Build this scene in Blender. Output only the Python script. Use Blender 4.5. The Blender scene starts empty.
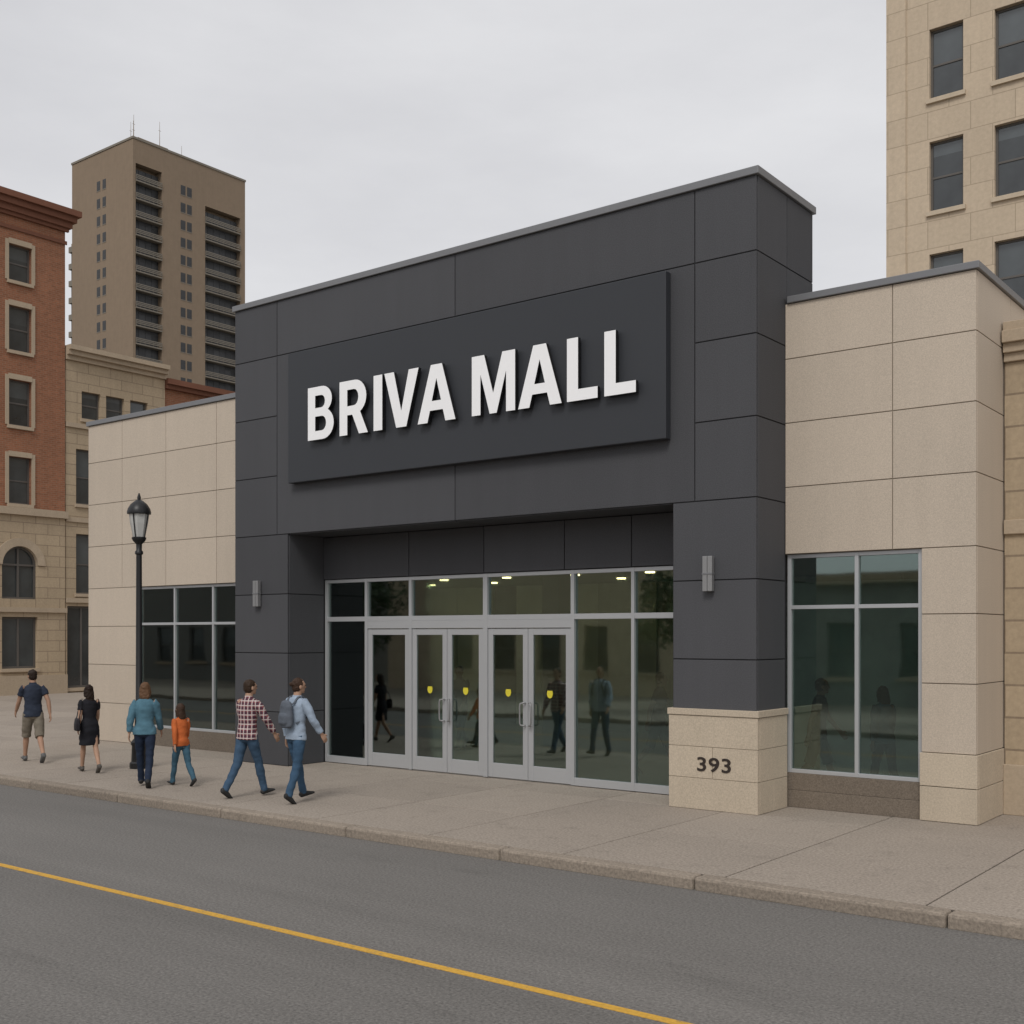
import bpy, bmesh, math, random
from mathutils import Vector, Matrix, noise
random.seed(11)
scene = bpy.context.scene
col = scene.collection
scene.view_settings.view_transform = 'Standard'
try: scene.view_settings.look = 'None'
except Exception: pass
scene.view_settings.exposure = 0

# ------------------------------------------------------------ materials
def nt(name):
    m = bpy.data.materials.new(name); m.use_nodes = True
    t = m.node_tree
    return m, t, t.nodes['Principled BSDF']

def vmath(t, op, a=None, b=None):
    n = t.nodes.new('ShaderNodeMath'); n.operation = op
    for i, x in enumerate((a, b)):
        if x is None: continue
        if isinstance(x, (int, float)): n.inputs[i].default_value = x
        else: t.links.new(x, n.inputs[i])
    return n.outputs[0]

def noise_out(t, vec, scale, detail=3, rough=.55):
    n = t.nodes.new('ShaderNodeTexNoise')
    n.inputs['Scale'].default_value = scale
    n.inputs['Detail'].default_value = detail
    n.inputs['Roughness'].default_value = rough
    t.links.new(vec, n.inputs['Vector'])
    return n.outputs['Fac']

def mapping(t, vec, sc):
    n = t.nodes.new('ShaderNodeMapping'); n.inputs['Scale'].default_value = sc
    t.links.new(vec, n.inputs['Vector']); return n.outputs[0]

def make_mat(name, color, rough=.8, tone=.06, big=(.5, .10), fine=(90, .12), streak=.0,
             bump=.0, metallic=0, spec=.4, block=None, mortar=None, extra=None):
    m, t, bs = nt(name)
    tc = t.nodes.new('ShaderNodeTexCoord').outputs['Object']
    at = t.nodes.new('ShaderNodeAttribute'); at.attribute_name = 'tone'
    f = vmath(t, 'MULTIPLY_ADD', at.outputs['Fac'], tone); f.node.inputs[2].default_value = 1.0
    def add(f, n, amt):
        d = vmath(t, 'SUBTRACT', n, .5)
        d = vmath(t, 'MULTIPLY', d, amt*2)
        return vmath(t, 'ADD', f, d)
    f = add(f, noise_out(t, tc, big[0], 5), big[1])
    nf = noise_out(t, tc, fine[0], 2, .7)
    f = add(f, nf, fine[1])
    if streak:
        f = add(f, noise_out(t, mapping(t, tc, (1.6, 1.6, .12)), 2.2, 5, .65), streak)
    f = vmath(t, 'MAXIMUM', f, .05)
    if block:
        sp = t.nodes.new('ShaderNodeSeparateXYZ'); t.links.new(tc, sp.inputs[0])
        cb = t.nodes.new('ShaderNodeCombineXYZ')
        t.links.new(vmath(t, 'ADD', sp.outputs[0], sp.outputs[1]), cb.inputs[0])
        t.links.new(sp.outputs[2], cb.inputs[1])
        br = t.nodes.new('ShaderNodeTexBrick')
        t.links.new(cb.outputs[0], br.inputs['Vector'])
        br.inputs['Scale'].default_value = 1
        br.inputs['Brick Width'].default_value = block[0]
        br.inputs['Row Height'].default_value = block[1]
        br.inputs['Mortar Size'].default_value = block[2]
        v = block[3]
        br.inputs['Color1'].default_value = (*[c*(1+v) for c in color], 1)
        br.inputs['Color2'].default_value = (*[c*(1-v) for c in color], 1)
        br.inputs['Mortar'].default_value = (*(mortar or [c*.55 for c in color]), 1)
        csrc = br.outputs['Color']
    else:
        rgb = t.nodes.new('ShaderNodeRGB'); rgb.outputs[0].default_value = (*color, 1)
        csrc = rgb.outputs[0]
    if extra: csrc = extra(t, tc, csrc)
    sc = t.nodes.new('ShaderNodeVectorMath'); sc.operation = 'SCALE'
    t.links.new(csrc, sc.inputs[0]); t.links.new(f, sc.inputs['Scale'])
    t.links.new(sc.outputs[0], bs.inputs['Base Color'])
    bs.inputs['Roughness'].default_value = rough
    bs.inputs['Metallic'].default_value = metallic
    bs.inputs['Specular IOR Level'].default_value = spec
    if bump:
        b = t.nodes.new('ShaderNodeBump'); b.inputs['Strength'].default_value = bump
        b.inputs['Distance'].default_value = .01
        t.links.new(nf, b.inputs['Height']); t.links.new(b.outputs[0], bs.inputs['Normal'])
    return m

def glass_mat(name, tint=(.70, .79, .75), base=.16, gloss=(.70, .82, .79)):
    m = bpy.data.materials.new(name); m.use_nodes = True; t = m.node_tree
    t.nodes.clear()
    out = t.nodes.new('ShaderNodeOutputMaterial')
    tr = t.nodes.new('ShaderNodeBsdfTransparent'); tr.inputs[0].default_value = (*tint, 1)
    gl = t.nodes.new('ShaderNodeBsdfGlossy'); gl.inputs['Roughness'].default_value = .03
    gl.inputs['Color'].default_value = (*gloss, 1)
    fr = t.nodes.new('ShaderNodeFresnel'); fr.inputs[0].default_value = 1.5
    tc = t.nodes.new('ShaderNodeTexCoord').outputs['Object']
    b = t.nodes.new('ShaderNodeBump'); b.inputs['Strength'].default_value = .15; b.inputs['Distance'].default_value = .01
    t.links.new(noise_out(t, tc, 1.1, 1), b.inputs['Height']); t.links.new(b.outputs[0], gl.inputs['Normal'])
    mx = t.nodes.new('ShaderNodeMixShader')
    t.links.new(vmath(t, 'ADD', fr.outputs[0], base), mx.inputs[0])
    t.links.new(tr.outputs[0], mx.inputs[1]); t.links.new(gl.outputs[0], mx.inputs[2])
    t.links.new(mx.outputs[0], out.inputs[0])
    return m

def emis_mat(name, c, s):
    m, t, bs = nt(name)
    bs.inputs['Base Color'].default_value = (*c, 1)
    bs.inputs['Emission Color'].default_value = (*c, 1); bs.inputs['Emission Strength'].default_value = s
    return m

M = {}
M['dark'] = make_mat('dark_panel', (.068, .069, .075), .75, .10, (.4, .08), (70, .6), .09, .12)
M['darkcore'] = make_mat('dark_joint_backing', (.022, .022, .024), .9)  # dark backing that shows in the gaps between panels
M['darkband'] = make_mat('dark_band', (.05, .051, .056), .6, .10)
M['beige'] = make_mat('beige_panel', (.53, .452, .365), .85, .035, (.5, .07), (75, .40), .07, .12)
M['beigecore'] = make_mat('beige_joint', (.25, .21, .165), .9)
M['lime'] = make_mat('rough_limestone', (.52, .44, .338), .9, .04, (1.5, .10), (45, .36), .05, .25)
M['limecore'] = make_mat('limestone_mortar', (.33, .275, .205), .9)
M['coping'] = make_mat('metal_coping', (.21, .212, .22), .45, .05, metallic=.3)
M['alu'] = make_mat('aluminium', (.50, .51, .52), .38, .03, (1, .05), (80, .05), metallic=.35)
M['steel'] = make_mat('brushed_steel', (.34, .34, .34), .45, metallic=.6)
M['granite'] = make_mat('granite_plinth', (.19, .155, .12), .7, .12, (1, .15), (60, .7))
M['sign'] = make_mat('sign_board', (.036, .039, .045), .5, .0, (.4, .06), (120, .25))
M['white'] = make_mat('white_letter', (.97, .97, .975), .4, .0, (.5, .01), (80, .01))
M['black'] = make_mat('black_paint', (.014, .014, .015), .4, .0)
M['numbers'] = make_mat('dark_bronze', (.035, .026, .022), .5, 0)
M['glass'] = glass_mat('shop_glass')
M['bgglass'] = make_mat('window_glass', (.052, .060, .063), .12, .35, (.3, .6), (1.2, .3), spec=.9)
M['floor'] = make_mat('tile_floor', (.42, .41, .38), .35)
M['inwall'] = make_mat('interior_wall', (.42, .41, .36), .8)
M['partition'] = make_mat('added_pale_partition', (.55, .59, .55), .8, .5, (.4, .5), (3, .2))
M['backdrop'] = make_mat('added_pale_backdrop', (.78, .84, .80), .8, .2, (.8, .5), (3, .2))
M['ceil'] = make_mat('interior_ceiling', (.45, .45, .42), .9)
M['emis'] = emis_mat('ceiling_light', (1, .74, .38), 9)
M['yellow'] = make_mat('yellow_sticker', (.72, .62, .05), .5)
M['brick'] = make_mat('red_brick', (.28, .112, .058), .9, .05, (.3, .15), (6, .25), .12, block=(.24, .085, .010, .14), mortar=(.28, .18, .12))
M['brickdark'] = make_mat('dark_brick', (.19, .082, .05), .9, .05, (.3, .15), (20, .15), .12)
M['stone'] = make_mat('tan_stone', (.42, .33, .225), .9, .05, (.3, .12), (12, .22), .14, block=(1.1, .45, .016, .05), mortar=(.26, .20, .138))
M['stonetrim'] = make_mat('stone_trim', (.43, .345, .25), .9, .05, (.6, .12), (20, .2), .1)
M['tall'] = make_mat('pale_limestone', (.54, .44, .325), .9, .04, (.25, .08), (8, .16), .09, block=(1.3, .86, .014, .035), mortar=(.38, .305, .22))
M['talltrim'] = make_mat('pale_trim', (.52, .43, .32), .9, .04, (.4, .1), (14, .1), .1)
M['conc'] = make_mat('brown_concrete', (.25, .187, .130), .9, .04, (.05, .08), (.9, .10), .10)
M['conclight'] = make_mat('balcony_concrete', (.22, .195, .16), .9, .12, (.1, .1), (2, .1))
M['recess'] = make_mat('dark_tower_glass', (.055, .056, .058), .5, .25, (.4, .3), (1.5, .3))  # dark glass filling the tower's balcony recesses and windows
M['frame'] = make_mat('dark_window_frame', (.11, .10, .09), .5)
M['grey'] = make_mat('grey_render', (.24, .235, .225), .9, .05, (.3, .1), (10, .1), .1)
M['bark'] = make_mat('bark', (.09, .065, .045), .9)
M['leaf'] = make_mat('leaf', (.055, .085, .04), .7, .5)

def wheelpaths(t, tc, c):
    wide = noise_out(t, mapping(t, tc, (.04, .9, 1)), 1.0, 3)
    w = t.nodes.new('ShaderNodeMapRange'); w.inputs['From Min'].default_value = .3; w.inputs['From Max'].default_value = .7
    w.inputs['To Min'].default_value = .86; w.inputs['To Max'].default_value = 1.1
    t.links.new(wide, w.inputs['Value'])
    n = noise_out(t, mapping(t, tc, (.35, 1.3, 1)), 1.3, 7, .7)
    r = t.nodes.new('ShaderNodeMapRange'); r.inputs['From Min'].default_value = .60; r.inputs['From Max'].default_value = .72
    r.inputs['To Min'].default_value = 1; r.inputs['To Max'].default_value = .86
    t.links.new(n, r.inputs['Value'])
    s = t.nodes.new('ShaderNodeVectorMath'); s.operation = 'SCALE'
    t.links.new(c, s.inputs[0]); t.links.new(vmath(t, 'MULTIPLY', w.outputs[0], r.outputs[0]), s.inputs['Scale'])
    return s.outputs[0]
M['asphalt'] = make_mat('asphalt', (.160, .151, .140), .85, .0, (.35, .10), (38, .9), 0, .5, extra=wheelpaths)
def stains(t, tc, c):
    n = noise_out(t, tc, 2.3, 7, .75)
    r = t.nodes.new('ShaderNodeMapRange'); r.inputs['From Min'].default_value = .54; r.inputs['From Max'].default_value = .70
    r.inputs['To Min'].default_value = 1; r.inputs['To Max'].default_value = .80
    t.links.new(n, r.inputs['Value'])
    s = t.nodes.new('ShaderNodeVectorMath'); s.operation = 'SCALE'
    t.links.new(c, s.inputs[0]); t.links.new(r.outputs[0], s.inputs['Scale'])
    return s.outputs[0]
M['paving'] = make_mat('concrete_paving', (.325, .278, .232), .9, .065, (.6, .12), (32, .7), 0, .2, extra=stains)
M['kerb'] = make_mat('kerb_concrete', (.27, .225, .18), .9, .10, (1.2, .16), (30, .7), 0, .3, extra=stains)
M['joint'] = make_mat('paving_joint', (.06, .05, .042), .95)
M['dirt'] = make_mat('ground', (.17, .16, .14), .95)
def worn(t, tc, c):
    n = noise_out(t, tc, 14, 6, .7)
    r = t.nodes.new('ShaderNodeMapRange'); r.inputs['From Min'].default_value = .56; r.inputs['From Max'].default_value = .75
    t.links.new(n, r.inputs['Value'])
    mx = t.nodes.new('ShaderNodeMix'); mx.data_type = 'RGBA'
    t.links.new(r.outputs[0], mx.inputs[0]); t.links.new(c, mx.inputs[6]); mx.inputs[7].default_value = (.17, .15, .12, 1)
    return mx.outputs[2]
M['linepaint'] = make_mat('yellow_road_paint', (.60, .34, .05), .7, fine=(30, .4), extra=worn)

# ------------------------------------------------------------ mesh builder
class MB:
    def __init__(s): s.v = []; s.f = []; s.t = []; s.m = []
    def face(s, idx, tone, mi): s.f.append(idx); s.t.append(tone); s.m.append(mi)
    def box(s, x0, x1, y0, y1, z0, z1, tone=None, mi=0):
        if tone is None: tone = random.uniform(-1, 1)
        b = len(s.v)
        s.v += [(x0,y0,z0),(x1,y0,z0),(x1,y1,z0),(x0,y1,z0),(x0,y0,z1),(x1,y0,z1),(x1,y1,z1),(x0,y1,z1)]
        for q in ((0,3,2,1),(4,5,6,7),(0,1,5,4),(1,2,6,5),(2,3,7,6),(3,0,4,7)):
            s.face([b+i for i in q], tone, mi)
    def lathe(s, cx, cy, prof, n=20, mi=0, tone=0):
        b = len(s.v)
        for r, z in prof:
            for k in range(n):
                a = 2*math.pi*k/n; s.v.append((cx+r*math.cos(a), cy+r*math.sin(a), z))
        for i in range(len(prof)-1):
            for k in range(n):
                k2 = (k+1) % n
                s.face([b+i*n+k, b+i*n+k2, b+(i+1)*n+k2, b+(i+1)*n+k], tone, mi)
        s.face([b+k for k in range(n)][::-1], tone, mi)
        s.face([b+(len(prof)-1)*n+k for k in range(n)], tone, mi)
    def tube(s, pts, r, n=10, mi=0):
        pts = [Vector(p) for p in pts]; b = len(s.v)
        for i, p in enumerate(pts):
            t = (pts[min(i+1, len(pts)-1)]-pts[max(i-1, 0)]).normalized()
            a = t.orthogonal().normalized() if i == 0 else (a - t*a.dot(t)).normalized()
            c = t.cross(a); rr = r[i] if isinstance(r, (list, tuple)) else r
            for k in range(n):
                g = 2*math.pi*k/n; s.v.append(tuple(p+a*rr*math.cos(g)+c*rr*math.sin(g)))
        for i in range(len(pts)-1):
            for k in range(n):
                k2 = (k+1) % n
                s.face([b+i*n+k, b+i*n+k2, b+(i+1)*n+k2, b+(i+1)*n+k], 0, mi)
        s.face([b+k for k in range(n)][::-1], 0, mi)
        s.face([b+(len(pts)-1)*n+k for k in range(n)], 0, mi)
    def mesh(s, name, mats):
        me = bpy.data.meshes.new(name); me.from_pydata(s.v, [], s.f)
        for m in mats: me.materials.append(m)
        me.polygons.foreach_set('material_index', s.m)
        at = me.attributes.new('tone', 'FLOAT', 'FACE'); at.data.foreach_set('value', s.t)
        me.update(); return me
    def obj(s, name, mats, parent=None, loc=(0, 0, 0), bevel=0, smooth=False):
        if not isinstance(mats, (list, tuple)): mats = [mats]
        me = s.mesh(name, mats)
        if smooth:
            for p in me.polygons: p.use_smooth = True
            me.set_sharp_from_angle(angle=math.radians(40))
        return add(name, me, parent, loc, bevel)

def add(name, me, parent=None, loc=(0, 0, 0), bevel=0):
    o = bpy.data.objects.new(name, me); col.objects.link(o); o.parent = parent; o.location = loc
    if bevel:
        b = o.modifiers.new('bevel', 'BEVEL'); b.width = bevel; b.segments = 2; b.limit_method = 'ANGLE'
    return o
def empty(name, label, cat, loc=(0, 0, 0), rotz=0, group=None):
    o = bpy.data.objects.new(name, None); col.objects.link(o); o.location = loc; o.rotation_euler = (0, 0, rotz)
    o['label'] = label; o['category'] = cat
    if group: o['group'] = group
    return o
def copy_tree(src, parent, loc=None, rotz=None):
    o = src.copy(); col.objects.link(o); o.parent = parent
    if loc is not None: o.location = loc
    if rotz is not None: o.rotation_euler = (0, 0, rotz)
    for c in list(src.children):
        copy_tree(c, o)
    return o

G = .017
def panels_front(mb, xe, ze, y, th=.03, tone=None, g=None):
    g = g or G
    for i in range(len(xe)-1):
        for j in range(len(ze)-1):
            mb.box(xe[i]+g/2, xe[i+1]-g/2, y, y+th, ze[j]+g/2, ze[j+1]-g/2, tone)
def panels_side(mb, x, ye, ze, th=.03, tone=None, g=None):
    g = g or G
    for i in range(len(ye)-1):
        for j in range(len(ze)-1):
            mb.box(x-th, x, ye[i]+g/2, ye[i+1]-g/2, ze[j]+g/2, ze[j+1]-g/2, tone)

# ============================================================ SHOPPING MALL
mall = empty('shopping_mall', 'low modern mall with dark grey entrance block and beige stone wings', 'mall')
TX0, TX1 = -11.23, 0.0
mb = MB()
rows = [4.42, 5.55, 6.70, 7.85, 8.90]
panels_front(mb, [TX0, -9.98], rows, 0)
panels_front(mb, [-.97, 0], rows, 0)
panels_front(mb, [-9.98, -5.5, -.97], [4.42, 7.85, 8.90], 0)
panels_front(mb, [TX0, -9.67], [0.0, 1.02, 2.15, 3.28, 4.42], 0)
panels_front(mb, [-1.33, 0], [1.43, 2.15, 3.28, 4.42], 0)
panels_side(mb, 0, [.03, 1.0, 1.93], rows)
panels_side(mb, 0, [.03, .93], [1.43, 2.15, 3.28, 4.42])
panels_side(mb, -9.67, [.03, .93], [0, 1.02, 2.15, 3.28, 4.42])
panels_front(mb, [-9.67, -7.4, -5.62, -3.9, -2.6, -1.33], [3.58, 4.405], .915)
mb.obj('cladding', M['dark'], mall, bevel=.004)
mb = MB()
mb.box(TX0+.002, -.015, .012, 1.93, 4.45, 8.90, 0)
mb.box(TX0+.002, -9.685, .012, 1.02, 0, 4.45, 0)
mb.box(-1.33, -.015, .012, 1.02, 0, 4.45, 0)
mb.box(-9.685, -1.33, .935, 1.25, 3.58, 4.45, 0)
mb.obj('entrance_block', M['darkcore'], mall)
mb = MB()
for a, b in ((-9.66, -5.5), (-5.5, -1.34)):
    mb.box(a+.01, b-.01, .035, .91, 4.41, 4.449)
mb.obj('soffit', M['darkband'], mall)
mb = MB()
mb.box(TX0-.04, .04, -.04, 1.97, 8.90, 9.01, 0)
mb.obj('coping', M['coping'], mall, bevel=.008)
# --- stone pier base
mb = MB()
mb.box(-1.35, .02, -.04, .92, 0, 1.35, 0)
mb.obj('pier_core', M['limecore'], mall)
mb = MB()
zz = [0, .45, .90, 1.345]
for j in range(3):
    xe = [-1.37, -.66, .04] if j == 1 else [-1.37, .04]
    for i in range(len(xe)-1):
        mb.box(xe[i]+.0035, xe[i+1]-.0035, -.05, .015, zz[j]+.0035, zz[j+1]-.0035)
    ye = [.015, .47, .925] if j != 1 else [.015, .925]
    for i in range(len(ye)-1):
        mb.box(-.02, .04, ye[i]+.0035, ye[i+1]-.0035, zz[j]+.0035, zz[j+1]-.0035)
mb.box(-1.385, .055, -.065, .927, 1.35, 1.44)
mb.obj('pier_base', M['lime'], mall, bevel=.004)
# --- right wing
WY = .93
GB = .013
mb = MB()
wr = [3.67, 4.64, 5.57, 6.5, 7.30]
panels_front(mb, [0, 1.57, 2.68], wr, WY, g=GB)
lo = [0, .92, 1.85, 2.78, 3.67]
panels_front(mb, [1.96, 2.68], lo[1:], WY, g=GB)
panels_side(mb, 2.68, [.96, 2.6, 4.4, 6.2, 8.0], wr, g=GB)
panels_side(mb, 2.68, [.96, 2.6, 4.4, 6.2, 8.0], lo, g=GB)
mb.obj('wing_wall', M['beige'], mall, bevel=.003)
# --- left wing
mb = MB()
lr = [3.6, 4.6, 5.6, 6.6, 7.49]
panels_front(mb, [-17.83, -16.45, -14.78, -13.0, TX0], lr, WY, g=GB)
panels_front(mb, [-17.83, -15.9], [0, .9, 1.8, 2.7, 3.6], WY, g=GB)
mb.obj('wing_wall', M['beige'], mall, bevel=.003)
mb = MB()
panels_front(mb, [1.94, 2.70], [0, .47, .92], WY-.02, .05, g=.01)
mb.box(2.66, 2.70, WY+.04, 2.19, .005, .465); mb.box(2.66, 2.70, WY+.04, 2.19, .475, .915)
mb.obj('column_base', M['lime'], mall, bevel=.005)
mb = MB()
mb.box(0, 2.66, .945, 1.35, 3.67, 7.30, 0)
mb.box(1.97, 2.66, .945, 1.35, 0, 3.67, 0)
mb.box(2.3, 2.66, 1.35, 18, 0, 7.30, 0)
mb.obj('wing_structure', M['beigecore'], mall)
mb = MB()
mb.box(-17.82, TX0, .945, 1.35, 3.6, 7.49, 0)
mb.box(-17.82, -15.91, .945, 1.35, 0, 3.6, 0)
mb.box(-17.82, -17.4, 1.35, 18, 0, 7.49, 0)
mb.obj('wing_structure', M['beigecore'], mall)
mb = MB(); mb.box(-17.82, 2.66, 18, 18.4, 0, 7.27, 0); mb.obj('rear_wall', M['beige'], mall)
mb = MB()
mb.box(0.045, 2.72, WY-.04, 1.4, 7.302, 7.40, 0)
mb.box(2.3, 2.72, 1.4, 18.4, 7.302, 7.40, 0)
mb.obj('wing_coping', M['coping'], mall, bevel=.008)
mb = MB()
mb.box(-17.87, TX0+.0, WY-.04, 1.4, 7.495, 7.60, 0)
mb.box(-17.87, -17.4, 1.4, 18.4, 7.495, 7.60, 0)
mb.obj('wing_coping', M['coping'], mall, bevel=.008)
mb = MB()
mb.box(-17.4, 2.3, 1.3, 18, 6.5, 6.8, 0)
mb.obj('roof', M['grey'], mall)
mb = MB()
mb.box(0.005, 1.955, .99, 1.3, 0, .25); mb.box(0.005, 1.955, .99, 1.3, .252, .50)
mb.obj('plinth', M['granite'], mall, bevel=.006)
mb = MB()
mb.box(-15.9, -11.25, .99, 1.3, 0, .4)
mb.obj('plinth', M['granite'], mall, bevel=.006)
# interior
mb = MB()
mb.box(-17.4, 2.3, 1.0, 18, -.05, .012, 0)
mb.obj('floor', M['floor'], mall)
mb = MB()
mb.box(-17.38, 2.28, 13, 13.3, .012, 4.0, 0)
mb.box(-17.38, -17.2, 1.4, 13, .012, 4.0, 0); mb.box(2.1, 2.28, 1.4, 13, .012, 4.0, 0)
for x in (-12.5, -8.2):
    mb.box(x, x+.45, 6.2, 6.65, .012, 3.88, -1)
mb.obj('interior_wall', M['inwall'], mall)
mb = MB()
x = -17.1
while x < 2.0:
    w_ = random.choice((.9, 1.3, 1.8))
    x2 = min(x+w_, 2.08)
    mb.box(x, x2-.04, 10.6+random.choice((0, .08, .16)), 10.9, .012, 3.86, random.choice((-1.2, -.6, 0, .4, .8)))
    x = x2
mb.obj('added_pale_partition', M['partition'], mall)  # added pale wall that lightens the interior behind the entrance glass
mb = MB(); mb.box(-2.9, 2.08, 3.9, 4.0, .012, 3.4, .6); mb.obj('added_pale_backdrop', M['backdrop'], mall)  # added pale panel, lightens the view through the wing window
mb = MB(); mb.box(-17.38, 2.28, 1.95, 13, 3.9, 4.0, 0); mb.obj('ceiling', M['ceil'], mall)
lm = MB(); lm.lathe(0, 0, [(.11, 0), (.11, .03)], 16)
first = None
for x in (-16.4, -14.2, -12, -10, -8, -6):
    for y in (3.2, 7.2, 9.2):
        if first is None: first = lm.obj('ceiling_light', M['emis'], mall, (x, y, 3.865))
        else: copy_tree(first, mall, (x, y, 3.865))

# --- storefront
def bars(mb, segs, y0, y1):
    for (a, b, c, d) in segs: mb.box(a, b, y0, y1, c, d, 0)
Y = .95
mb = MB()
vs = [(-9.665, -9.60), (-8.575, -8.505), (-7.435, -7.365), (-5.67, -5.57), (-3.80, -3.73), (-2.63, -2.57), (-1.40, -1.335)]
bars(mb, [(a, b, 0.012, 3.575) for a, b in vs], Y, Y+.12)
for i in range(len(vs)-1):
    a, b = vs[i][1], vs[i+1][0]
    mb.box(a, b, Y+.003, Y+.117, 3.51, 3.574, 0)
    mb.box(a, b, Y+.003, Y+.117, 2.76, 2.85, 0)
    if i in (1, 2, 3): mb.box(a, b, Y+.003, Y+.117, 2.62, 2.759, 0)
    if i in (0, 4, 5): mb.box(a, b, Y+.003, Y+.117, .012, .14, 0)
sf = mb.obj('storefront_frame', M['alu'], mall, bevel=.004)
mb = MB()
for i in range(len(vs)-1):
    a, b = vs[i][1], vs[i+1][0]
    mb.box(a, b, Y+.055, Y+.063, 2.85, 3.51, 0)
    if i in (0, 4, 5): mb.box(a, b, Y+.055, Y+.063, .14, 2.76, 0)
mb.obj('glass', M['glass'], sf)

def door(x0, x1, handle):
    w = x1-x0; mb = MB()
    y0, y1 = Y+.02, Y+.07
    s = .105
    mb.box(0, s, y0, y1, .02, 2.61, 0); mb.box(w-s, w, y0, y1, .02, 2.61, 0)
    mb.box(s, w-s, y0+.002, y1-.002, 2.50, 2.61, 0); mb.box(s, w-s, y0+.002, y1-.002, .02, .27, 0)
    d = mb.obj('door', M['alu'], mall, (x0, 0, 0), bevel=.005)
    g = MB(); g.box(s, w-s, y0+.022, y0+.03, .27, 2.5, 0); g.obj('glass', M['glass'], d)
    if handle:
        hx = w-.05 if handle > 0 else .05
        hi = hx-.05*handle
        h = MB()
        h.tube([(hx, y0, 1.34), (hx, y0-.05, 1.34), (hi, y0-.075, 1.33), (hi-.012*handle, y0-.08, 1.29), (hi-.012*handle, y0-.08, 1.0), (hi, y0-.075, .96), (hx, y0-.05, .95), (hx, y0, .95)], .014)
        h.obj('handle', M['steel'], d, smooth=True)
        st = MB(); cx = w/2
        ptsx = [(-.05, .06), (.05, .06), (.06, .0), (.042, -.05), (0, -.07), (-.042, -.05), (-.06, 0)]
        for yy in (y0+.014, y0+.021):
            for px, pz in ptsx: st.v.append((cx+px, yy, 1.5+pz))
        k = len(ptsx)
        st.face(list(range(k)), 0, 0); st.face([k+i for i in range(k)][::-1], 0, 0)
        for i in range(k): st.face([i, (i+1) % k, k+(i+1) % k, k+i][::-1], 0, 0)
        st.obj('sticker', M['yellow'], d)
    return d
door(-8.50, -7.44, 0)
door(-7.36, -6.52, 1); door(-6.51, -5.675, -1)
door(-5.565, -4.70, 1); door(-4.69, -3.805, -1)

# --- wing windows
def shop_window(x0, x1, z0, z1, muls, zt, y):
    w = x1-x0; f = .055; mb = MB()
    mb.box(0, f, y, y+.1, z0, z1, 0); mb.box(w-f, w, y, y+.1, z0, z1, 0)
    for m in muls: mb.box(m-x0-f/2, m-x0+f/2, y, y+.1, z0, z1, 0)
    ed = [f]+sum([[m-x0-f/2, m-x0+f/2] for m in muls], [])+[w-f]
    g = MB()
    for i in range(0, len(ed), 2):
        a, b = ed[i], ed[i+1]
        for c, d in ((z0, z0+f), (zt-f/2, zt+f/2), (z1-f, z1)): mb.box(a, b, y+.003, y+.097, c, d, 0)
        g.box(a, b, y+.05, y+.057, z0+f, zt-f/2, 0); g.box(a, b, y+.05, y+.057, zt+f/2, z1-f, 0)
    o = mb.obj('window', M['alu'], mall, (x0, 0, 0), bevel=.004)
    g.obj('glass', M['glass'], o)
shop_window(.01, 1.955, .502, 3.665, [1.04], 2.9, .99)
shop_window(-15.895, TX0-.005, .402, 3.595, [-14.55, -13.2, -12.1], 2.75, .99)

# --- wall lamps
def wall_lamp(x, z0, z1):
    e = empty('wall_lamp', 'slim brushed metal wall lamp on dark grey panel', 'wall lamp', (x, -.0, z0), group='wall lamps beside the entrance')
    h = z1-z0
    m1 = MB(); m1.box(-.04, .04, -.02, -.001, .08, h-.08, 0)
    m1.obj('back_plate', M['black'], e)
    m2 = MB()
    m2.box(-.075, -.004, -.10, -.021, 0, h, 0); m2.box(.004, .075, -.10, -.021, 0, h, 0)
    m2.box(-.006, .006, -.08, -.022, .02, h-.02, 0)
    m2.obj('shade', M['steel'], e, bevel=.008)
    m3 = MB(); m3.box(-.08, .08, -.106, -.0205, h*.47, h*.53, 0); m3.obj('clamp', M['coping'], e, bevel=.003)
wall_lamp(-.72, 3.12, 3.62); wall_lamp(-10.50, 3.05, 3.55)

# ============================================================ SIGN
sign = empty('wall_sign', 'dark grey sign board with white raised capital letters BRIVA MALL', 'sign', (-9.5, 0, 5.35))
mb = MB(); mb.box(0, 8.14, -.15, -.006, 0, 2.44, 0)
mb.obj('sign_board', M['sign'], sign, bevel=.012)
def arc(cx, cz, rx, rz, a0, a1, n=12):
    return [(cx+rx*math.cos(math.radians(a0+(a1-a0)*i/n)), cz+rz*math.sin(math.radians(a0+(a1-a0)*i/n))) for i in range(n+1)]
L = {}
L['I'] = [[(0, 0), (.21, 0), (.21, 1), (0, 1)]]
L['L'] = [[(0, 0), (.56, 0), (.56, .18), (.205, .18), (.205, 1), (0, 1)]]
L['V'] = [[(0, 1), (.22, 1), (.39, .29), (.56, 1), (.78, 1), (.505, 0), (.275, 0)]]
L['A'] = [[(0, 0), (.215, 0), (.27, .205), (.55, .205), (.605, 0), (.82, 0), (.53, 1), (.29, 1)], [(.31, .37), (.51, .37), (.41, .76)]]
L['M'] = [[(0, 0), (.19, 0), (.19, .68), (.39, .0), (.54, .0), (.74, .68), (.74, 0), (.93, 0), (.93, 1), (.66, 1), (.465, .34), (.27, 1), (0, 1)]]
L['B'] = [[(0, 0)]+arc(.40, .29, .30, .29, -90, 62)+arc(.385, .75, .265, .25, -50, 90)+[(0, 1)],
          [(.20, .165)]+arc(.38, .302, .115, .137, -90, 90, 8)+[(.20, .439)],
          [(.20, .60)]+arc(.365, .717, .10, .117, -90, 90, 8)+[(.20, .834)]]
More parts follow.
